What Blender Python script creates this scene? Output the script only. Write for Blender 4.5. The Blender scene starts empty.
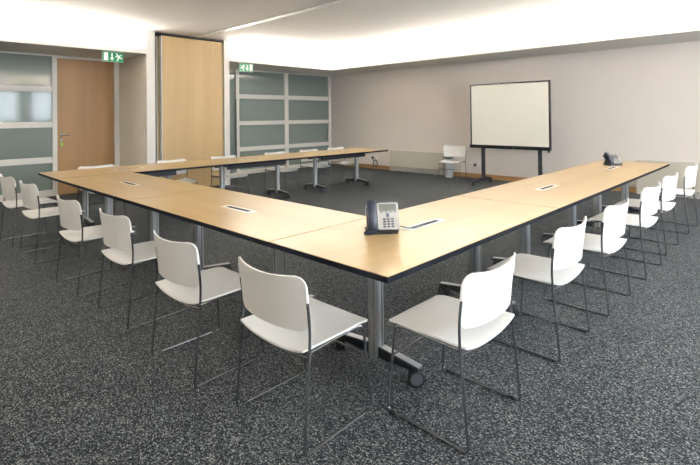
import bpy, math, random
from mathutils import Vector, Matrix
PI = math.pi
sc = bpy.context.scene
col = sc.collection

# ------------------------------------------------------------------ camera
YAW, PITCH, ROLL = -0.7645, 0.0077, -0.0103
fw = Vector((math.sin(YAW)*math.cos(PITCH), math.cos(YAW)*math.cos(PITCH), math.sin(PITCH)))
rt0 = Vector((math.cos(YAW), -math.sin(YAW), 0)); up0 = rt0.cross(fw)
rt = math.cos(ROLL)*rt0 + math.sin(ROLL)*up0
up = -math.sin(ROLL)*rt0 + math.cos(ROLL)*up0
cam = bpy.data.cameras.new('camera'); co = bpy.data.objects.new('camera', cam); col.objects.link(co)
m3 = Matrix((rt, up, -fw)).transposed()
co.matrix_world = Matrix.Translation((1.3148, -1.6017, 1.44)) @ m3.to_4x4()
cam.sensor_width = 36; cam.lens = 36*467.9/700; cam.shift_y = (112.77-232.5)/700
cam.clip_start = .05
sc.camera = co

# ------------------------------------------------------------------ world, daylight, exposure
w = bpy.data.worlds.new('world'); sc.world = w; w.use_nodes = True
bg = w.node_tree.nodes['Background']
bg.inputs[0].default_value = (.80, .90, 1.0, 1); bg.inputs[1].default_value = 9.5
vs = sc.view_settings
vs.view_transform = 'Standard'; vs.look = 'None'; vs.gamma = 1; vs.use_curve_mapping = False
vs.exposure = 1.3

def area(name, loc, rot, sx, sy, power, color=(1, 1, 1), portal=False):
    l = bpy.data.lights.new(name, 'AREA'); l.shape = 'RECTANGLE'; l.size = sx; l.size_y = sy
    l.energy = power; l.color = color
    if portal: l.cycles.is_portal = True
    o = bpy.data.objects.new(name, l); col.objects.link(o); o.location = loc; o.rotation_euler = rot
    return o

# room dimensions
XL, XR, YB, YF = -8.84, 3.4, 8.13, -4.2      # glazed wall, window wall, whiteboard wall, wall behind
ZC, ZS = 3.09, 2.65                          # ceiling, soffit underside
XS, YS = -7.5, 6.92                          # soffit edges
PY0, PY1 = 2.08, 3.84                        # pier along the glazed wall
WARM = (1.0, .935, .835)
COVE = 115.0                                  # W per metre of fluorescent cove strip
for (y0, y1) in ((YF, PY0), (PY1, YB)):
    area('cove_strip', (-8.38, (y0+y1)/2, 2.735), (PI, 0, 0), .14, (y1-y0)-.3, COVE*(y1-y0), WARM)
area('cove_strip', ((XS+XR)/2, 7.72, 2.735), (PI, 0, 0), (XR-XS)-.3, .14, COVE*(XR-XS), WARM)
area('cove_strip', (XR-.55, (YF+YS)/2, 2.735), (PI, 0, 0), .14, (YS-YF)-.3, .35*COVE*(YS-YF), WARM)  # unseen window-side strip, added to raise the light from above
area('cove_strip', ((XS+XR-1.2)/2, YF+.55, 2.735), (PI, 0, 0), (XR-XS)-1.6, .14, .2*COVE*(XR-XS-1.6), WARM)  # unseen rear strip, added as weak fill light
# window openings of the daylight wall and of the wall behind
WZ0, WZ1 = 1.35, 2.62
WIN_R = [(-.8+i*1.95, -.8+i*1.95+1.6) for i in range(4)]
WIN_F = []
for a, b in WIN_R:
    area('window_portal', (XR+.02, (a+b)/2, (WZ0+WZ1)/2), (0, PI/2, 0), WZ1-WZ0, b-a, 1, portal=True)
for a, b in WIN_F:
    area('window_portal', ((a+b)/2, YF-.02, (WZ0+WZ1)/2), (PI/2, 0, 0), b-a, WZ1-WZ0, 1, portal=True)

# ------------------------------------------------------------------ materials
def mat(name, color, rough=.5, metal=0., spec=.5, **k):
    m = bpy.data.materials.new(name); m.use_nodes = True
    b = m.node_tree.nodes['Principled BSDF']
    b.inputs['Base Color'].default_value = (*color, 1); b.inputs['Roughness'].default_value = rough
    b.inputs['Metallic'].default_value = metal; b.inputs['Specular IOR Level'].default_value = spec
    if 'emit' in k:
        b.inputs['Emission Color'].default_value = (*color, 1); b.inputs['Emission Strength'].default_value = k['emit']
    if 'coat' in k:
        b.inputs['Coat Weight'].default_value = k['coat']; b.inputs['Coat Roughness'].default_value = k.get('coat_rough', .05)
    return m
def nodes(m): return m.node_tree.nodes, m.node_tree.links, m.node_tree.nodes['Principled BSDF']
def ramp(N, stops):
    r = N.new('ShaderNodeValToRGB'); e = r.color_ramp.elements
    while len(e) < len(stops): e.new(.5)
    for q, (p, c) in zip(e, stops): q.position = p; q.color = (*c, 1)
    return r
def wood(name, dark, light, scale, rough=.35, bands=1.0):
    m = mat(name, light, rough); N, L, b = nodes(m)
    tc = N.new('ShaderNodeTexCoord'); mp = N.new('ShaderNodeMapping'); mp.inputs['Scale'].default_value = scale
    n1 = N.new('ShaderNodeTexNoise'); n1.inputs['Scale'].default_value = 1; n1.inputs['Detail'].default_value = 5
    n1.inputs['Roughness'].default_value = .6; n1.inputs['Distortion'].default_value = .4
    r = ramp(N, [(.3, dark), (.5, tuple((a+c)/2 for a, c in zip(dark, light))), (.72, light)])
    L.new(tc.outputs['Object'], mp.inputs[0]); L.new(mp.outputs[0], n1.inputs['Vector']); L.new(n1.outputs['Fac'], r.inputs[0])
    L.new(r.outputs[0], b.inputs['Base Color'])
    return m
def plaster(name, c, rough=.85):
    m = mat(name, c, rough); N, L, b = nodes(m)
    tc = N.new('ShaderNodeTexCoord'); n = N.new('ShaderNodeTexNoise'); n.inputs['Scale'].default_value = 120; n.inputs['Detail'].default_value = 3
    bp = N.new('ShaderNodeBump'); bp.inputs['Strength'].default_value = .06; bp.inputs['Distance'].default_value = .002
    L.new(tc.outputs['Object'], n.inputs['Vector']); L.new(n.outputs['Fac'], bp.inputs['Height']); L.new(bp.outputs[0], b.inputs['Normal'])
    return m
M = {}
M['table'] = wood('beech_laminate', (.43, .287, .125), (.51, .354, .17), (9, .55, 9), .28)
M['partition'] = wood('oak_veneer_pale', (.41, .285, .13), (.48, .345, .175), (7, 7, .35), .45)
M['door'] = wood('oak_veneer_door', (.32, .175, .066), (.395, .23, .092), (6, 6, .35), .45)
M['skirt'] = wood('skirting_wood', (.36, .19, .07), (.46, .26, .11), (.8, .8, 12), .5)
M['wall'] = plaster('wall_paint', (.70, .635, .585))
M['cream'] = plaster('pier_paint', (.78, .73, .63))
M['white'] = plaster('white_paint', (.78, .77, .75))
M['ceil'] = plaster('ceiling_paint', (.78, .77, .76))
M['soffit'] = plaster('soffit_paint', (.70, .675, .63))
M['frame'] = mat('white_lacquer', (.72, .70, .66), .4)
M['rad'] = mat('heater_enamel', (.52, .485, .405), .45)
M['radgrille'] = mat('heater_grille', (.62, .61, .58), .4, .2)
M['shell'] = mat('white_plastic', (.80, .785, .75), .38)
M['rod'] = mat('chrome_rod', (.235, .24, .25), .22, .75)
M['alu'] = mat('brushed_aluminium', (.46, .48, .50), .38, .5)
M['aluw'] = mat('silver_anodised', (.78, .78, .76), .4, .1)
M['groove'] = mat('column_groove', (.16, .17, .18), .5, .4)
M['edge'] = mat('black_edge', (.007, .009, .016), .6, 0, .1)
M['black'] = mat('black_plastic', (.014, .015, .018), .4)
M['darkmetal'] = mat('dark_metal', (.03, .033, .04), .4, .3)
M['hub'] = mat('grey_hub', (.085, .092, .105), .45)
M['chrome'] = mat('polished_chrome', (.7, .7, .72), .12, 1.)
M['foot'] = mat('cast_foot', (.05, .054, .06), .35, .5)
M['board'] = mat('board_surface', (.72, .70, .62), .35)
M['gloss'] = mat('gloss_black', (.01, .01, .012), .2)
M['green'] = mat('sign_green', (.0, .16, .05), .4, emit=.25)
M['signwhite'] = mat('sign_white', (.72, .76, .72), .4, emit=.12)
M['signcase'] = mat('sign_case', (.7, .7, .68), .4)
M['silver'] = mat('phone_silver', (.28, .28, .27), .35, .2)
M['navy'] = mat('handset_navy', (.011, .017, .036), .28)
M['lcd'] = mat('lcd_green_grey', (.055, .075, .06), .25)
M['key'] = mat('key_navy', (.015, .02, .035), .4)
M['blue'] = mat('nav_blue', (.012, .035, .10), .35)
M['cable'] = mat('grey_cable', (.10, .10, .10), .5)
M['socket'] = mat('socket_white', (.75, .73, .70), .4)
M['red'] = mat('red_plug', (.14, .015, .01), .5)
M['lime'] = mat('green_tag', (.30, .55, .05), .5)
M['bin'] = mat('bin_grey', (.60, .61, .62), .35, .2)
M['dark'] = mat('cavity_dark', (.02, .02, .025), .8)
M['tube'] = mat('track_alu', (.80, .80, .78), .35, .2)
M['blind'] = mat('blind_slat', (.7, .72, .74), .5)
# frosted, faintly green glass
def pane_mat():
    m = mat('smoked_green_glass', (.20, .245, .225), .08, 0, .4); N, L, b = nodes(m)
    return m
M['pane'] = pane_mat()
def clear_mat():
    m = bpy.data.materials.new('clear_glass'); m.use_nodes = True; N = m.node_tree.nodes; L = m.node_tree.links
    N.remove(N['Principled BSDF']); t = N.new('ShaderNodeBsdfTransparent'); g = N.new('ShaderNodeBsdfGlossy'); g.inputs['Roughness'].default_value = .02
    mx = N.new('ShaderNodeMixShader'); mx.inputs[0].default_value = .06
    L.new(t.outputs[0], mx.inputs[1]); L.new(g.outputs[0], mx.inputs[2]); L.new(mx.outputs[0], N['Material Output'].inputs[0])
    return m
M['clear'] = clear_mat()
def carpet():
    m = mat('loop_carpet', (.1, .1, .1), .95, 0, .15); N, L, b = nodes(m)
    tc = N.new('ShaderNodeTexCoord'); mp = N.new('ShaderNodeMapping'); mp.inputs['Scale'].default_value = (1, 1.45, 1)
    mp.inputs['Rotation'].default_value = (0, 0, .12)
    vo = N.new('ShaderNodeTexVoronoi'); vo.inputs['Scale'].default_value = 150; vo.inputs['Randomness'].default_value = .9
    n2 = N.new('ShaderNodeTexNoise'); n2.inputs['Scale'].default_value = 2.0; n2.inputs['Detail'].default_value = 4
    sp = N.new('ShaderNodeSeparateColor')
    r = ramp(N, [(0., (.006, .0085, .0115)), (.40, (.016, .0205, .026)), (.62, (.040, .047, .055)), (.82, (.115, .124, .128)), (1., (.30, .305, .285))])
    mx = N.new('ShaderNodeMix'); mx.data_type = 'RGBA'; mx.blend_type = 'MULTIPLY'; mx.inputs[0].default_value = .5
    r2 = ramp(N, [(.3, (.78, .8, .82)), (.7, (1.15, 1.15, 1.12))])
    L.new(tc.outputs['Object'], mp.inputs[0]); L.new(mp.outputs[0], vo.inputs['Vector']); L.new(tc.outputs['Object'], n2.inputs['Vector'])
    L.new(vo.outputs['Color'], sp.inputs[0]); L.new(sp.outputs[0], r.inputs[0]); L.new(n2.outputs['Fac'], r2.inputs[0])
    L.new(r.outputs[0], mx.inputs[6]); L.new(r2.outputs[0], mx.inputs[7]); L.new(mx.outputs[2], b.inputs['Base Color'])
    b.inputs['Sheen Weight'].default_value = .05; b.inputs['Sheen Roughness'].default_value = .45; b.inputs['Sheen Tint'].default_value = (.8, .8, .78, 1)
    bp = N.new('ShaderNodeBump'); bp.inputs['Strength'].default_value = .55; bp.inputs['Distance'].default_value = .006
    L.new(vo.outputs['Distance'], bp.inputs['Height']); bp.invert = True; L.new(bp.outputs[0], b.inputs['Normal'])
    return m
M['carpet'] = carpet()

# ------------------------------------------------------------------ mesh helpers
class MB:
    def __init__(s): s.v = []; s.f = []
    def add(s, vs, fs):
        o = len(s.v); s.v += [tuple(p) for p in vs]; s.f += [tuple(i+o for i in f) for f in fs]; return s
    def box(s, x0, x1, y0, y1, z0, z1):
        v = [(x, y, z) for z in (z0, z1) for (x, y) in ((x0, y0), (x1, y0), (x1, y1), (x0, y1))]
        return s.add(v, [(3, 2, 1, 0), (4, 5, 6, 7), (0, 1, 5, 4), (1, 2, 6, 5), (2, 3, 7, 6), (3, 0, 4, 7)])
    def prism(s, poly, d0, d1, axis='z'):
        f = {'z': lambda a, b, d: (a, b, d), 'x': lambda a, b, d: (d, a, b), 'y': lambda a, b, d: (a, d, b)}[axis]
        n = len(poly)
        v = [f(a, b, d0) for a, b in poly] + [f(a, b, d1) for a, b in poly]
        fs = [tuple(range(n-1, -1, -1)), tuple(range(n, 2*n))] + [(i, (i+1) % n, n+(i+1) % n, n+i) for i in range(n)]
        return s.add(v, fs)
    def lathe(s, prof, c=(0, 0, 0), n=20, axis='z'):
        # prof: list of (r, h) bottom to top, closed with caps
        def P(r, h, a):
            u, v_ = r*math.cos(a), r*math.sin(a)
            q = {'z': (u, v_, h), 'x': (h, u, v_), 'y': (v_, h, u)}[axis]
            return (q[0]+c[0], q[1]+c[1], q[2]+c[2])
        v = [P(r, h, 2*PI*i/n) for r, h in prof for i in range(n)]
        fs = [(k*n+i, k*n+(i+1) % n, (k+1)*n+(i+1) % n, (k+1)*n+i) for k in range(len(prof)-1) for i in range(n)]
        fs += [tuple(range(n-1, -1, -1)), tuple(range((len(prof)-1)*n, len(prof)*n))]
        return s.add(v, fs)
    def tube(s, pts, r, n=8):
        pts = [Vector(p) for p in pts]; m = len(pts); T = []
        for i in range(m):
            T.append(((pts[min(i+1, m-1)]-pts[max(i-1, 0)])).normalized())
        a = Vector((0, 0, 1)) if abs(T[0].z) < .9 else Vector((1, 0, 0))
        nrm = (a - T[0]*a.dot(T[0])).normalized(); vs = []
        for i in range(m):
            nrm = (nrm - T[i]*nrm.dot(T[i])).normalized(); bi = T[i].cross(nrm)
            for k in range(n):
                t = 2*PI*k/n; vs.append(pts[i] + r*(math.cos(t)*nrm + math.sin(t)*bi))
        fs = [(i*n+k, i*n+(k+1) % n, (i+1)*n+(k+1) % n, (i+1)*n+k) for i in range(m-1) for k in range(n)]
        fs += [tuple(range(n-1, -1, -1)), tuple(range((m-1)*n, m*n))]
        return s.add(vs, fs)
    def shell(s, fn, nu, nv, th):
        P = [[Vector(fn(i/nu, j/nv)) for j in range(nv+1)] for i in range(nu+1)]
        Q = [[None]*(nv+1) for _ in range(nu+1)]
        for i in range(nu+1):
            for j in range(nv+1):
                du = P[min(i+1, nu)][j]-P[max(i-1, 0)][j]; dv = P[i][min(j+1, nv)]-P[i][max(j-1, 0)]
                nn = du.cross(dv); nn = nn.normalized() if nn.length > 1e-9 else Vector((0, 0, 1))
                Q[i][j] = P[i][j]-nn*th
        W = nv+1; A = (nu+1)*W
        v = [p for r in P for p in r]+[p for r in Q for p in r]; f = []
        for i in range(nu):
            for j in range(nv):
                a, b, c, d = i*W+j, (i+1)*W+j, (i+1)*W+j+1, i*W+j+1
                f += [(a, b, c, d), (A+d, A+c, A+b, A+a)]
        for i in range(nu):
            a, b = i*W, (i+1)*W; f.append((b, a, A+a, A+b))
            a, b = i*W+nv, (i+1)*W+nv; f.append((a, b, A+b, A+a))
        for j in range(nv):
            a, b = j, j+1; f.append((a, b, A+b, A+a))
            a, b = nu*W+j, nu*W+j+1; f.append((b, a, A+a, A+b))
        return s.add(v, f)
    def build(s, name, m, parent=None, smooth=False, bevel=0, loc=None, rot=None, seg=2):
        me = bpy.data.meshes.new(name); me.from_pydata(s.v, [], s.f); me.update(); me.materials.append(M[m])
        if smooth or bevel:
            for p in me.polygons: p.use_smooth = True
            me.set_sharp_from_angle(angle=math.radians(40))
        o = bpy.data.objects.new(name, me); col.objects.link(o)
        if bevel:
            b = o.modifiers.new('bevel', 'BEVEL'); b.width = bevel; b.segments = seg; b.limit_method = 'ANGLE'; b.angle_limit = math.radians(40)
        if parent: o.parent = parent
        if loc: o.location = loc
        if rot: o.rotation_euler = rot
        return o
def fillet(pts, rad, n=5):
    pts = [Vector(p) for p in pts]; out = [pts[0]]
    for i in range(1, len(pts)-1):
        p, a, b = pts[i], pts[i-1], pts[i+1]; r = rad[i-1] if isinstance(rad, (list, tuple)) else rad
        da, db = (a-p), (b-p); r_ = min(r, da.length*.49, db.length*.49)
        A, B = p+da.normalized()*r_, p+db.normalized()*r_
        for k in range(n+1):
            t = k/n; out.append((1-t)**2*A+2*t*(1-t)*p+t*t*B)
    out.append(pts[-1]); return out
def rrect(x0, x1, y0, y1, r, n=4):
    out = []
    for cx, cy, a0 in ((x1-r, y1-r, 0), (x0+r, y1-r, PI/2), (x0+r, y0+r, PI), (x1-r, y0+r, 1.5*PI)):
        for k in range(n+1):
            a = a0+PI/2*k/n; out.append((cx+r*math.cos(a), cy+r*math.sin(a)))
    return out
def empty(name, loc=(0, 0, 0), rz=0):
    o = bpy.data.objects.new(name, None); col.objects.link(o); o.location = loc; o.rotation_euler = (0, 0, rz); o.empty_display_size = .1
    return o
def tag(o, label, cat, group=None):
    o['label'] = label; o['category'] = cat
    if group: o['group'] = group
    return o
def struct(o, label=None):
    o['kind'] = 'structure'
    if label: o['label'] = label
    return o
def copy_tree(o, parent=None):
    c = o.copy(); col.objects.link(c); c.parent = parent
    for ch in list(o.children): copy_tree(ch, c)
    return c

# ------------------------------------------------------------------ room shell
struct(MB().box(XL-.1, XR+.1, YF-.1, YB+.1, -.1, 0).build('floor', 'carpet'), 'charcoal flecked loop pile carpet floor')
struct(MB().box(XL-.1, XR+.1, YF-.1, YB+.1, ZC, ZC+.1).build('ceiling', 'ceil'), 'plain white plaster ceiling')
struct(MB().box(XL-.1, XR+.1, YB, YB+.15, 0, ZC).build('wall_back', 'wall'), 'plain warm beige wall behind the whiteboard')
# window wall and wall behind, with openings
def pierced(name, wins, fix, lo, hi, along):
    b = MB(); T = .22
    def piece(a0, a1, z0, z1):
        if along == 'y': b.box(fix, fix+T, a0, a1, z0, z1)
        else: b.box(a0, a1, fix-T, fix, z0, z1)
    piece(lo, hi, 0, WZ0); piece(lo, hi, WZ1, ZC)
    e = lo
    for a, c in wins: piece(e, a, WZ0, WZ1); e = c
    piece(e, hi, WZ0, WZ1)
    return struct(b.build(name, 'wall'))
pierced('wall_right', WIN_R, XR, YF, YB, 'y')
pierced('wall_front', WIN_F, YF, XL, XR, 'x')
k = 3
for along, wins in (('y', WIN_R), ('x', WIN_F)):
    for a, c in wins:
        e = struct(empty('window_%d' % k, (XR+.1, (a+c)/2, WZ0) if along == 'y' else ((a+c)/2, YF-.1, WZ0), 0 if along == 'y' else PI/2)); k += 1
        hw, hh = (c-a)/2, WZ1-WZ0
        for q in ((-.03, .03, -hw, hw, 0, .06), (-.03, .03, -hw, hw, hh-.06, hh), (-.03, .03, -hw, -hw+.06, .06, hh-.06), (-.03, .03, hw-.06, hw, .06, hh-.06), (-.03, .03, -.03, .03, .06, hh-.06)):
            MB().box(*q).build('window_frame', 'frame', e)
        MB().box(-.004, .004, -hw+.06, -.03, .06, hh-.06).build('pane', 'clear', e)
        MB().box(-.004, .004, .03, hw-.06, .06, hh-.06).build('pane', 'clear', e)

# soffit shelves with their upstand lips (the cove strips lie behind the lips)
def soffit(name, boxes, label):
    b = MB()
    for q in boxes: b.box(*q)
    return struct(b.build(name, 'soffit'), label)
soffit('trim_1', [(XL, XS, YF, PY0, ZS, ZS+.04)], 'dropped soffit over the wooden door')
soffit('trim_2', [(XL, XS, PY1, YB, ZS, ZS+.04)], 'dropped soffit over the glazed wall')
soffit('trim_10', [(XR-1.2, XR, YF, YS, ZS, ZS+.04)], 'added soffit over the windows')  # out of view, added to carry the window-side cove strip
soffit('trim_11', [(XS, XR-1.2, YF, YF+1.2, ZS, ZS+.04)], 'added soffit along the rear wall')  # out of view, added to carry the rear cove strip
struct(MB().box(XR-1.22, XR-1.2, YF+1.2, YS-.02, ZS, ZS+.10).build('trim_12', 'white'))  # lip of the added window-side soffit
struct(MB().box(XS+.02, XR-1.2, YF+1.2, YF+1.22, ZS, ZS+.10).build('trim_13', 'white'))  # lip of the added rear soffit
soffit('trim_3', [(XS, XR, YS, YB, ZS, ZS+.04)], 'dropped soffit along the whiteboard wall')
struct(MB().box(XS, XS+.02, YF, PY0-.004, ZS, ZS+.10).build('trim_4', 'white'))
struct(MB().box(XS, XS+.02, PY1+.004, YS, ZS, ZS+.10).build('trim_5', 'white'))
struct(MB().box(XS, XR, YS-.02, YS, ZS, ZS+.10).build('trim_6', 'white'))

# glazed wall: solid bits
struct(MB().box(XL-.15, XL, YF, YB, ZS, ZC).build('wall_left', 'white'), 'white wall band above the glazing')
struct(MB().box(XL-.15, XS-.012, PY0, PY0+.06, 0, ZS+.0).box(XL-.15, XS-.012, PY1-.06, PY1, 0, ZS).box(XL-.15, XL, PY0+.06, PY1-.06, 0, ZS).build('wall_pier', 'cream'), 'cream pier that houses the folded partition')
struct(MB().box(XL, XS-.012, PY0, PY0+.06, ZS, ZC).box(XL, XS-.012, PY1-.06, PY1, ZS, ZC).build('wall_pier_upper', 'white'))
struct(MB().box(XS-.012, XS+.03, PY0-.002, PY0+.16, 0, ZC-.001).build('trim_7', 'frame', bevel=.004), 'white post left of the folded partition')
struct(MB().box(XS-.012, XS+.03, PY1-.125, PY1+.002, 0, ZC-.001).build('trim_8', 'frame', bevel=.004), 'white post right of the folded partition')
# dark sheet standing in for the shade at the back of the cavity
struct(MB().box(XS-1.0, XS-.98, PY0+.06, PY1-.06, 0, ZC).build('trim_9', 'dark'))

# glazed screens
def screen(name, y0, y1, verts, rails, label):
    e = struct(empty(name, (XL, 0, 0)), label)
    zt = 2.63
    MB().box(-.05, .03, y0, y1, zt, ZS).build('head_rail', 'frame', e)
    for (a, b) in verts: MB().box(-.04, .03, a, b, 0, zt).build('mullion', 'frame', e, bevel=.003)
    spans = [(verts[i][1], verts[i+1][0]) for i in range(len(verts)-1)]
    for a, b in spans:
        for (r0, r1) in rails: MB().box(-.03, .02, a, b, r0, r1).build('rail', 'frame', e, bevel=.003)
        zs = [0.0]+[z for r in rails for z in r]
        for i in range(len(rails)):
            lo = rails[i][1]; hi = rails[i+1][0] if i+1 < len(rails) else zt
            MB().box(-.012, -.004, a, b, lo, hi).build('pane', 'pane', e)
    return e
RAILS_A = [(0, .12), (.625, .735), (1.29, 1.40), (1.955, 2.06)]
screen('window_1', YF, .94, [(YF, YF+.07), (-2.55, -2.48), (-.86, -.79), (.875, .94)], RAILS_A, 'smoked green glazed screen beside the wooden door')
RAILS_B = [(0, .11), (.585, .69), (1.245, 1.35), (1.915, 2.03)]
e = screen('window_2', 4.85, YB, [(4.85, 4.95), (6.385, 6.515), (8.045, YB)], RAILS_B, 'smoked green glazed screen with two bays of four panes')
MB().box(-.02, -.01, PY1, 4.85, 0, 2.63).build('side_pane', 'pane', e)
MB().box(-.05, .03, PY1, 4.85, 2.63, ZS).build('head_rail', 'frame', e)
MB().box(.03, .05, 4.835, 4.85, .2, 1.9).build('pull_bar', 'black', e)

# door
d = struct(empty('door_1', (XL, .955, 0)), 'oak veneer door with lever handle')
DW = 1.03
MB().box(-.05, -.01, 0, DW, .006, 2.604).build('leaf', 'door', d)
MB().box(-.06, .025, DW, DW+.09, 0, ZS).build('jamb', 'frame', d, bevel=.003)
MB().box(-.06, .025, -.015, 0, 0, ZS).build('jamb', 'frame', d)
MB().box(-.07, .025, 0, DW, 2.604, ZS).build('door_head', 'frame', d)
MB().box(-.075, -.055, -.015, DW+.09, 0, ZS).build('door_light_block', 'dark', d)  # unseen sheet added behind the door to block leaking light
h = MB().tube(fillet([(-.01, .075, 1.14), (.05, .075, 1.14), (.05, .20, 1.14)], .02), .011).build('handle', 'chrome', d, smooth=True)
MB().lathe([(.027, -.01), (.027, .0), (.02, .004)], (0, .075, 1.14), 16, 'x').build('rose', 'chrome', h, smooth=True)
lk = MB().lathe([(.027, -.01), (.027, .0), (.022, .005)], (0, .075, 1.04), 16, 'x').build('lock', 'chrome', d, smooth=True)
MB().box(.004, .02, .072, .078, 1.02, 1.05).build('key', 'chrome', lk)
MB().prism(rrect(.055, .095, .93, 1.0, .012), .012, .018, 'x').build('key_tag', 'lime', lk)
for z in (.25, .95, 1.75, 2.35): MB().lathe([(.009, z), (.009, z+.1)], (-.003, DW-.005, 0), 10).build('hinge', 'alu', d, smooth=True)
# bit of wall between door jamb and pier
# skirtings
def skirt(name, *q): struct(MB().box(*q).build(name, 'skirt', bevel=.003))
skirt('baseboard_back', XL, -6.47, YB-.018, YB, 0, .105)
skirt('baseboard_back_middle', -4.62, -.80, YB-.018, YB, 0, .105)
skirt('baseboard_pier', XL+.03, XS-.13, PY1, PY1+.015, 0, .105)
skirt('baseboard_right', XR-.018, XR, YF, YB-.2, 0, .105)

# ------------------------------------------------------------------ folded partition
fp = tag(empty('folded_partition', (XS, (PY0+PY1)/2, 0)), 'pale oak folding partition stacked between two white posts', 'partition')
PW = 1.36/2; yc = 3.03-(PY0+PY1)/2
for i in range(7):
    x1 = -.012-i*.118; sh = 0 if i == 0 else (-.045 if i % 2 else .0)
    p = MB().box(x1-.10, x1, yc-PW+sh+.045, yc+PW+sh-.03*(i > 0), .02, 3.035).build('panel', 'partition', fp, bevel=.003)
    MB().box(x1-.098, x1-.002, yc-PW+sh+.031, yc-PW+sh+.045, .02, 3.03).build('edge_trim', 'aluw', p)
    MB().lathe([(.012, 3.035), (.012, 3.062)], (x1-.05, yc-PW+.18+sh, 0), 10).build('hanger', 'black', p)
    MB().lathe([(.012, 3.035), (.012, 3.062)], (x1-.05, yc+PW-.22+sh, 0), 10).build('hanger', 'black', p)
MB().box(-.95, -.005, yc-PW-.05, yc+PW-.0, 3.062, 3.085).build('stacking_track', 'black', fp)
tr = tag(empty('partition_track', (XS, 3.15, ZC)), 'slotted aluminium partition track running across the ceiling', 'track')
LT = XR-XS-.05
MB().box(.0, LT, -.042, -.014, -.012, 0).build('flange', 'tube', tr)
MB().box(.0, LT, .014, .042, -.012, 0).build('flange', 'tube', tr)
MB().box(.0, LT, -.014, .014, -.004, 0).build('slot', 'dark', tr)

# ------------------------------------------------------------------ exit signs
def sign(loc, flip, label):
    s = tag(empty('exit_sign', loc), label, 'sign', None)
    W, H = .35, .185
    MB().box(-.045, -.006, -W/2-.004, W/2+.004, -H-.004, -.006).build('case', 'signcase', s, bevel=.003)
    MB().box(-.006, .0, -W/2, W/2, -H, -.01).build('face', 'green', s)
    MB().box(-.03, -.015, -.02, .02, -.006, 0.0).build('bracket', 'signcase', s)
    g = -1 if flip else 1
    def sym(name, polys):
        b = MB()
        for poly in polys:
            q = [(g*a, z) for a, z in poly]
            if g < 0: q = q[::-1]
            b.prism(q, 0, .002, 'x')
        return b.build(name, 'signwhite', s)
    sym('door_symbol', [[(-.155, -.165), (-.085, -.165), (-.085, -.025), (-.155, -.025)]])
    sym('arrow_symbol', [[(-.03, -.03), (-.03, -.115), (-.055, -.115), (-.018, -.165), (.019, -.115), (-.006, -.115), (-.006, -.03)]])
    cy, cz = .062, -.045
    head = [(cy+.016*math.cos(t*PI/5), cz+.016*math.sin(t*PI/5)) for t in range(10)]
    def limb(pts, wd):
        out = []
        for (a, b) in zip(pts[:-1], pts[1:]):
            dx, dz = b[0]-a[0], b[1]-a[1]; l = math.hypot(dx, dz); nx, nz = -dz/l*wd/2, dx/l*wd/2
            out.append([(a[0]-nx, a[1]-nz), (b[0]-nx, b[1]-nz), (b[0]+nx, b[1]+nz), (a[0]+nx, a[1]+nz)])
        return out
    sym('running_figure', [head]+limb([(.072, -.062), (.105, -.105)], .034)+limb([(.105, -.105), (.155, -.118)], .02)
        + limb([(.10, -.11), (.078, -.135), (.07, -.168)], .02)+limb([(.082, -.07), (.125, -.075), (.145, -.05)], .015)+limb([(.08, -.07), (.05, -.085), (.045, -.105)], .015))
    return s
sign((-7.56, 1.52, ZS), False, 'green exit sign with running figure under the soffit near the wooden door')
sign((-7.56, 4.33, ZS), True, 'green exit sign under the soffit beside the glazed wall')

# ------------------------------------------------------------------ tables
TZ = .73
def caster(parent, x, y, rz, R=.045):
    e = MB()
    # local: wheel axis along direction rz
    ca, sa = math.cos(rz), math.sin(rz)
    hood = MB(); prof = []
    hood.prism([(R*1.02*math.cos(t), R+R*1.02*math.sin(t)) for t in [PI*.02+k*PI*.96/8 for k in range(9)]], -.008, .008, 'x')
    hood.lathe([(.009, 2*R-.006), (.009, .10)], (0, 0, 0), 10)
    hd = hood.build('caster', 'black', parent, smooth=True, loc=(x, y, 0), rot=(0, 0, rz))
    for s in (-1, 1):
        a, b = (.010, .028) if s > 0 else (-.028, -.010)
        w_ = MB().lathe([(R*.9, a), (R, a+.004), (R, b-.004), (R*.9, b)], (0, 0, R), 20, 'x').build('wheel', 'black', hd, smooth=True)
        q = (b, b+.0015) if s > 0 else (a-.0015, a)
        MB().lathe([(R*.72, q[0]), (R*.72, q[1])], (0, 0, R), 20, 'x').build('hub_cap', 'hub', hd, smooth=True)
    return hd
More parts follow.
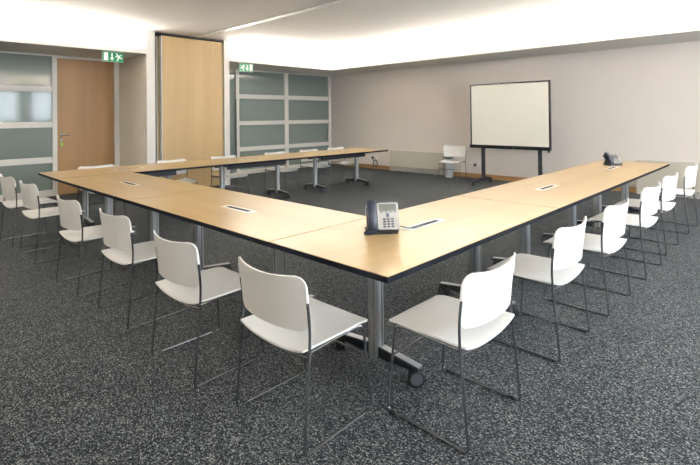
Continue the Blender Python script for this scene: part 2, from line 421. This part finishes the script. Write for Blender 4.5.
def table(W, L, off=0, name='conference_table'):
    """length along local +y from 0 to L, width along x from 0 to W"""
    t = empty(name)
    g = .005
    MB().box(g, W-g, g, L-g, TZ-.004, TZ).build('tabletop', 'table', t)
    MB().box(g-.001, W-g+.001, g-.001, L-g+.001, TZ-.031, TZ-.0038).build('edge_band', 'edge', t)
    ins = .445
    for x in (.30*W, .70*W):
        MB().box(x-.02, x+.02, ins-.02, L-ins+.02, TZ-.125, TZ-.031).build('beam', 'darkmetal', t)
    for k, y in enumerate((ins, L-ins)):
        MB().box(.18*W, .82*W, y-.045, y+.045, TZ-.055, TZ-.031).build('mounting_plate', 'darkmetal', t)
        xc = W/2-.02
        c = MB().prism(rrect(xc-.045, xc+.045, y-.034, y+.034, .03, 6), .075, TZ-.05).build('column', 'alu', t, smooth=True)
        MB().box(xc+.012, xc+.018, y-.0355, y+.0355, .08, TZ-.06).build('groove', 'groove', c)
        MB().box(xc-.047, xc+.047, y-.006, y+.006, .08, TZ-.06).build('groove', 'groove', c)
        hl = .31
        f = MB().prism([(xc-hl, .083), (xc-hl, .107), (xc-.05, .132), (xc+.05, .132), (xc+hl, .107), (xc+hl, .083), (xc+.06, .068), (xc-.06, .068)], y-.026, y+.026, 'y').build('foot', 'foot', t, bevel=.006)
        MB().prism([(xc-hl+.004, .1075), (xc-.05, .1325), (xc-.05, .1345), (xc-hl+.004, .1095)], y-.02, y+.02, 'y').build('foot_cover', 'alu', f)
        MB().prism([(xc+.05, .1325), (xc+hl-.004, .1075), (xc+hl-.004, .1095), (xc+.05, .1345)], y-.02, y+.02, 'y').build('foot_cover', 'alu', f)
        caster(t, xc-hl+.03, y, .5+.9*k); caster(t, xc+hl-.03, y, 2.3-.7*k)
    # cable port
    xc, yc = W/2-.02, L/2+off; l, wd = .205, .044
    p = MB().prism(rrect(xc-wd, xc+wd, yc-l, yc+l, .006, 2), TZ, TZ+.0012).build('cable_port', 'aluw', t)
    MB().box(xc-.019, xc+.019, yc-.15, yc+.15, TZ+.0012, TZ+.0018).build('slot', 'dark', p)
    return t
WR = .875
def put(t, loc, rz, label, grp='tables set out in a U'):
    t.location = loc; t.rotation_euler = (0, 0, rz); tag(t, label, 'table', grp)
# arm towards the whiteboard wall (x from -WR to 0)
yy = 0
for L_, lab in ((2.04, 'light beech table at the U corner holding the phone turned to the corner chairs'),
                (2.08, 'light beech table with empty top between the two phone tables'),
                (2.13, 'light beech end table holding a black phone in front of the wall heater')):
    put(table(WR, L_, -.08 if yy < 3 else 0), (-WR, yy, 0), 0, lab); yy += L_
# linking row (length along -x)
xx = -WR
for L_, lab in ((2.04, 'light beech table of the linking row butted against the corner phone table'),
                (2.14, 'light beech table of the linking row next to the arm along the glazed wall')):
    put(table(.88, L_, -.06 if xx > -2 else 0), (xx, 0, 0), PI/2, lab); xx -= L_
# arm along the glazed wall
AF = math.radians(-1.6); fx, fy = xx-1.005, .028
ya = 0
for L_, lab in ((2.02, 'light beech corner table facing the oak door'),
                (2.0, 'light beech table facing the folded oak partition'),
                (2.03, 'light beech end table in front of the two-bay glazed screen')):
    put(table(.975, L_), (fx-math.sin(AF)*ya, fy+math.cos(AF)*ya, 0), AF, lab); ya += L_

# ------------------------------------------------------------------ chairs
def make_chair():
    """sitter faces +y, origin on the floor"""
    c = empty('stacking_chair'); R = .0064
    for s in (-1, 1):
        pts = fillet([(s*.250, -.196, .655), (s*.250, -.182, .54), (s*.250, -.186, .42), (s*.254, -.224, R+.002), (s*.246, .222, R+.002), (s*.222, .190, .418), (s*.222, .12, .424), (s*.246, -.190, .426)],
                     [.08, .05, .022, .022, .045, .03])
        fr = MB().tube(pts, R, 8).build('sled_frame', 'rod', c, smooth=True)
        for y, x in ((-.18, .2516), (.185, .2464)):
            MB().tube([(s*x, y-.014, R+.001), (s*x, y+.014, R+.001)], R+.0012, 8).build('glide', 'black', fr, smooth=True)
    MB().tube([(-.237, .203, .27), (.237, .203, .27)], .0052, 8).build('crossbar', 'rod', c, smooth=True)
    MB().tube([(-.245, -.185, .405), (-.1, -.185, .385), (.1, -.185, .385), (.245, -.185, .405)], .0052, 8).build('seat_brace', 'rod', c, smooth=True)
    def seat(u, v):
        # v 0 rear .. 1 front ; u left..right
        a = 2*u-1
        # rounded corners through a shrinking half width
        hw = .236-.016*v
        e0 = max(0, (.10-v)/.10); e1 = max(0, (v-.93)/.07)
        hw *= (1-.012*e0**2.2)*(1-.05*e1**2)
        x = a*hw
        y = -.208 + .448*v - .004*(1-a*a)*(1-v)**2 + .012*(1-a*a)*v**3
        z = .428 + .014*abs(a)**3*(1-v*.4) - .014*(1-a*a)*(1-v)**1.5 - .010*(1-a*a)*math.sin(PI*v)
        z -= .010*max(0, (v-.85)/.15)**2
        return (x, y, z)
    MB().shell(seat, 20, 22, .009).build('seat', 'shell', c, smooth=True)
    def back(u, v):
        a = 2*u-1; z0, z1, r = .512, .760, .045
        vv = .5-.5*math.cos(PI*v); vv = .55*v+.45*vv      # rows denser towards the ends
        z = z0+(z1-z0)*vv
        hw = .2445+.006*max(0, min(1, (z-.62)/.05))
        if z > z1-r: q = (z-(z1-r))/r; hw -= r*(1-math.sqrt(max(0, 1-q*q)))
        rb = .045
        if z < z0+rb: q = (z0+rb-z)/rb; hw -= rb*(1-math.sqrt(max(0, 1-q*q)))
        x = a*hw; k = abs(x)/.25
        y = -.174 - .030*vv**1.25 - .055*(1-k**2.3)
        z -= .014*(1-a*a)*vv
        return (x, y, z)
    # sitter side is +y: order so that thickness grows backwards
    MB().shell(lambda u, v: back(1-u, v), 22, 26, .008).build('backrest', 'shell', c, smooth=True)
    for s in (-1, 1):
        MB().tube([(s*.2485, -.194, .645), (s*.2475, -.198, .685), (s*.246, -.202, .715)], .0085, 8).build('back_sleeve', 'shell', c, smooth=True)
    return c
proto = make_chair(); first = [True]
def chair(x, y, rz, label, grp):
    o = proto if first[0] else copy_tree(proto); first[0] = False
    o.location = (x, y, 0); o.rotation_euler = (0, 0, rz)
    tag(o, label, 'chair', grp); return o
ORD = ['first', 'second', 'third', 'fourth', 'fifth', 'last']
for i, (x, y, k_, a) in enumerate(((-.46, -.096, 1.0, .01), (-1.278, -.158, 1.015, .01), (-2.26, -.136, 1.02, .03), (-3.17, -.18, 1.03, .03), (-4.47, -.19, 1.05, .04), (-5.3, -.22, 1.06, .04))):
    chair(x, y, a, 'white stacking chair on the linking row, %s from the corner phone table' % ORD[i], 'chairs along the linking row').scale = (k_,)*3
for i, (x, y, k_, a) in enumerate(((.066, .424, 1.0, 0), (.074, 1.443, 1.023, 0), (.106, 2.314, 1.033, .03), (.122, 3.343, 1.05, .03), (.11, 4.27, 1.06, .03), (.131, 5.44, 1.063, .03))):
    chair(x, y, PI/2-a, 'white stacking chair beside the phone arm, %s from the corner phone table' % ORD[i], 'chairs along the phone arm').scale = (k_,)*3
for i, y in enumerate((.78, 1.92, 2.87, 4.0, 4.87, 5.65)):
    chair(-5.93+.01*i, y, -PI/2, 'white stacking chair facing away from the glazed wall, %s from the oak door' % ORD[i], 'chairs along the glazed wall')
chair(-4.22, 7.40, PI+.26, 'lone white stacking chair standing against the wall beside the whiteboard', None)
if 'group' in proto.keys(): pass

# ------------------------------------------------------------------ whiteboard on wheeled stand
wb = tag(empty('whiteboard', (-2.87, 7.32, 0)), 'large black framed whiteboard on a wheeled stand', 'whiteboard')
BW = .83; z0, z1 = .725, 2.085
MB().box(-BW+.025, BW-.025, -.012, .03, z0+.10, z1-.03).build('surface', 'board', wb)
MB().box(-BW, -BW+.028, -.02, .035, z0+.06, z1).build('frame', 'gloss', wb, bevel=.004)
MB().box(BW-.028, BW, -.02, .035, z0+.06, z1).build('frame', 'gloss', wb, bevel=.004)
MB().box(-BW+.028, BW-.028, -.02, .035, z1-.032, z1).build('frame', 'gloss', wb, bevel=.004)
tray = MB().box(-BW, BW, -.06, .035, z0+.03, z0+.10).build('pen_tray', 'gloss', wb, bevel=.006)
for i, c in enumerate(('blue', 'hub', 'hub', 'key')):
    MB().tube([(-.2+i*.16, -.062, z0+.068), (-.16+i*.16, -.062, z0+.068)], .005).build('marker', c, tray)
MB().lathe([(.016, z0-.005), (.02, z0+.01), (.02, z0+.03)], (BW-.03, -.03, 0), 12).build('knob', 'black', wb, smooth=True)
for x in (-.585, .60):
    MB().box(x-.035, x+.035, .036, .09, .11, z1-.3).build('post', 'darkmetal', wb, bevel=.006)
    MB().prism([(-.38, .075), (-.38, .10), (-.08, .15), (.16, .15), (.40, .10), (.40, .075)], x-.03, x+.03, 'x').build('foot', 'darkmetal', wb, bevel=.006)
    for y in (-.35, .37): caster(wb, x, y, .25, .036)

# ------------------------------------------------------------------ heaters, bin, sockets
def heater(name, x0, x1, H, label):
    e = tag(empty(name, ((x0+x1)/2, YB, 0)), label, 'heater', 'cream wall heaters'); hw = (x1-x0)/2; D = .13
    MB().box(-hw, hw, -D, -.002, .115, H).build('casing', 'rad', e, bevel=.008)
    MB().box(-hw, -hw+.10, -D+.002, -.002, .0, .115).build('end_panel', 'rad', e)
    MB().box(hw-.02, hw, -D+.002, -.002, .0, .115).build('end_panel', 'rad', e)
    MB().box(-hw+.10, hw-.02, -.03, -.01, .0, .115).build('back_plate', 'radgrille', e)
    for z in (.012, .036, .060, .084):
        MB().box(-hw+.10, hw-.02, -D+.004, -D+.03, z, z+.013).build('grille_slat', 'radgrille', e)
    n = int((x1-x0)/.42)
    for i in range(1, n): MB().box(-hw+i*2*hw/n-.004, -hw+i*2*hw/n+.004, -D+.002, -.03, 0, .115).build('grille_post', 'radgrille', e)
    MB().box(-hw+.06, hw-.06, -D+.03, -.03, H, H+.004).build('top_grille', 'radgrille', e)
    return e
heater('convector_heater', -6.47, -4.62, .545, 'low cream convector heater with slatted base beside the lone chair')
heater('convector_heater', -.80, XR-.2, .60, 'cream convector heater behind the table end with the black phone')
b = tag(empty('waste_bin', (-4.585, 7.86, 0)), 'pale grey cylindrical bin behind the lone chair', 'bin')
MB().lathe([(.088, 0), (.092, .01), (.1, .45), (.1, .455), (.094, .455), (.09, .40)], (0, 0, 0), 28).build('body', 'bin', b, smooth=True)
MB().lathe([(.102, .44), (.104, .445), (.104, .46), (.101, .463)], (0, 0, 0), 28).build('rim', 'hub', b, smooth=True)
def outlet(x, z, label, loop):
    e = tag(empty('wall_outlet', (x, YB, z)), label, 'outlet', None)
    for dx, w_ in ((-.09, .045), (.02, .06), (.13, .05)):
        p = MB().box(dx-w_, dx+w_, -.012, 0, -.045, .045).build('plate', 'socket', e, bevel=.004)
        for sx in (-.018, .018): MB().lathe([(.006, -.0125), (.006, -.0118)], (dx+sx, 0, 0), 8, 'y').build('pin_hole', 'dark', p)
    MB().box(-.02, .035, -.06, -.012, -.03, .035).build('plug', 'red', e, bevel=.008)
    if loop:
        pts = [(.10+.075*math.sin(t), -.035, -.155-.10*math.cos(t)) for t in [2*PI*k/24 for k in range(25)]]
        MB().tube(pts, .011, 8).build('cable_loop', 'cable', e, smooth=True)
        MB().tube(fillet([(.01, -.06, -.02), (.03, -.07, -.05), (.10, -.04, -.06)], .03), .006).build('lead', 'cable', e, smooth=True)
    return e
outlet(-7.15, .30, 'wall outlet with red plug and hanging cable loop beside the heater', True)
outlet(-4.05, .30, 'wall outlet with a dark red plug between the lone chair and the whiteboard', False)
sw = tag(empty('wall_thermostat', (-7.60, PY0, 1.18)), 'small cream thermostat on the pier beside the door', 'thermostat')
MB().box(-.035, .035, -.02, 0, -.05, .05).build('case', 'socket', sw, bevel=.006)
MB().lathe([(.022, -.034), (.024, -.02)], (0, 0, -.012), 16, 'y').build('dial', 'cream', sw, smooth=True)

# ------------------------------------------------------------------ phones
def phone(loc, rz, label, lean=24):
    """front faces local -y, handset on the local -x side"""
    e = tag(empty('desk_phone', loc, rz), label, 'phone')
    tilt = math.radians(lean)       # face leans back from the vertical
    H, W = .172, .2
    ct, st = math.cos(tilt), math.sin(tilt)
    def F(x, s, d=0):             # point on face: x across, s up the face, d out of the face
        return (x, -.055 + s*st - d*ct, .004 + .034*st + s*ct + d*st)
    def slab(x0, x1, s0, s1, d0, d1, name, m, par, r=.008, bevel=.0):
        pl = rrect(x0, x1, s0, s1, r, 3); n = len(pl)
        v = [F(a, b_, d0) for a, b_ in pl]+[F(a, b_, d1) for a, b_ in pl]
        f = [tuple(range(n-1, -1, -1)), tuple(range(n, 2*n))]+[(i, (i+1) % n, n+(i+1) % n, n+i) for i in range(n)]
        return MB().add(v, f).build(name, m, par, bevel=bevel)
    body = slab(-.10, .10, 0, H, -.032, -.006, 'body', 'navy', e, .012, .003)
    slab(-.036, .10, .003, H-.002, -.006, .004, 'faceplate', 'silver', e, .012, .003)
    scn = slab(-.022, .086, .118, .160, .004, .0055, 'screen', 'lcd', e, .003)
    for i in range(4): slab(-.014+i*.028, .000+i*.028, .108, .114, .004, .007, 'soft_key', 'key', e, .002)
    slab(.020, .038, .078, .104, .004, .008, 'navigation_key', 'blue', e, .007)
    for i in range(3):
        for j in range(4):
            slab(-.002+i*.025, .015+i*.025, .016+j*.0155, .026+j*.0155, .004, .007, 'key', 'key', e, .003)
    # handset: long arched bar along the face
    hs = MB(); L_ = []
    n = 14; ring = 12; vs = []; fs = []
    for i in range(n+1):
        t = i/n; s = -.004+(.184)*t
        bulge = .020+.022*math.sin(PI*t)*.9
        wd = .031-.004*math.sin(PI*t); th = .017-.002*math.sin(PI*t)
        if i in (0, n): wd *= .72; th *= .6
        for k_ in range(ring):
            a = 2*PI*k_/ring
            ca = abs(math.cos(a))**.6*math.copysign(1, math.cos(a)); sa = abs(math.sin(a))**.6*math.copysign(1, math.sin(a))
            vs.append(F(-.071+wd*ca, s, bulge+th*sa))
    fs = [(i*ring+k_, (i+1)*ring+k_, (i+1)*ring+(k_+1) % ring, i*ring+(k_+1) % ring) for i in range(n) for k_ in range(ring)]
    fs += [tuple(range(ring)), tuple(range(n*ring+ring-1, n*ring-1, -1))]
    hs.add(vs, fs).build('handset', 'navy', e, smooth=True)
    slab(-.097, -.045, .012, .050, -.006, .014, 'cradle', 'black', e, .008)
    slab(-.097, -.045, .135, .168, -.006, .014, 'cradle', 'black', e, .008)
    # rear support wedge and base
    MB().prism([(-.06, 0), (.085, 0), (.085, .012), (.032, .13), (-.02, .06)], -.085, .085, 'x').build('stand', 'black', e, bevel=.004)
    MB().prism(rrect(-.098, .09, -.075, .09, .02), 0, .012).build('base', 'black', e)
    # coiled cord, a flat coil in front of the handset
    pts = []
    for i in range(90):
        t = i/89; a = t*2*PI*9
        bx, by = -.075-.03*math.sin(PI*t), -.085-.02*math.sin(PI*t)+.04*t
        pts.append((bx-.02*t+.009*math.cos(a), by, .012+.009*math.sin(a)))
    MB().tube(pts, .0028, 6).build('coiled_cord', 'navy', e, smooth=True)
    return e
phone((-.545, .615, TZ+.0005), math.radians(50), 'dark blue and silver desk phone on the corner table, screen turned to the corner chairs')
phone((-.54, 5.58, TZ+.0005), math.radians(52), 'black and silver desk phone on the end table before the heater', 46)
tag(MB().tube(fillet([(-.47, .70, TZ+.03), (-.46, .745, TZ+.012), (-.445, .78, TZ+.008), (-.44, .83, TZ+.009), (-.437, .90, TZ+.006)], .03), .0035, 8).build('phone_cable', 'cable', smooth=True),
    'thin grey phone cable running into the table cable port', 'cable')
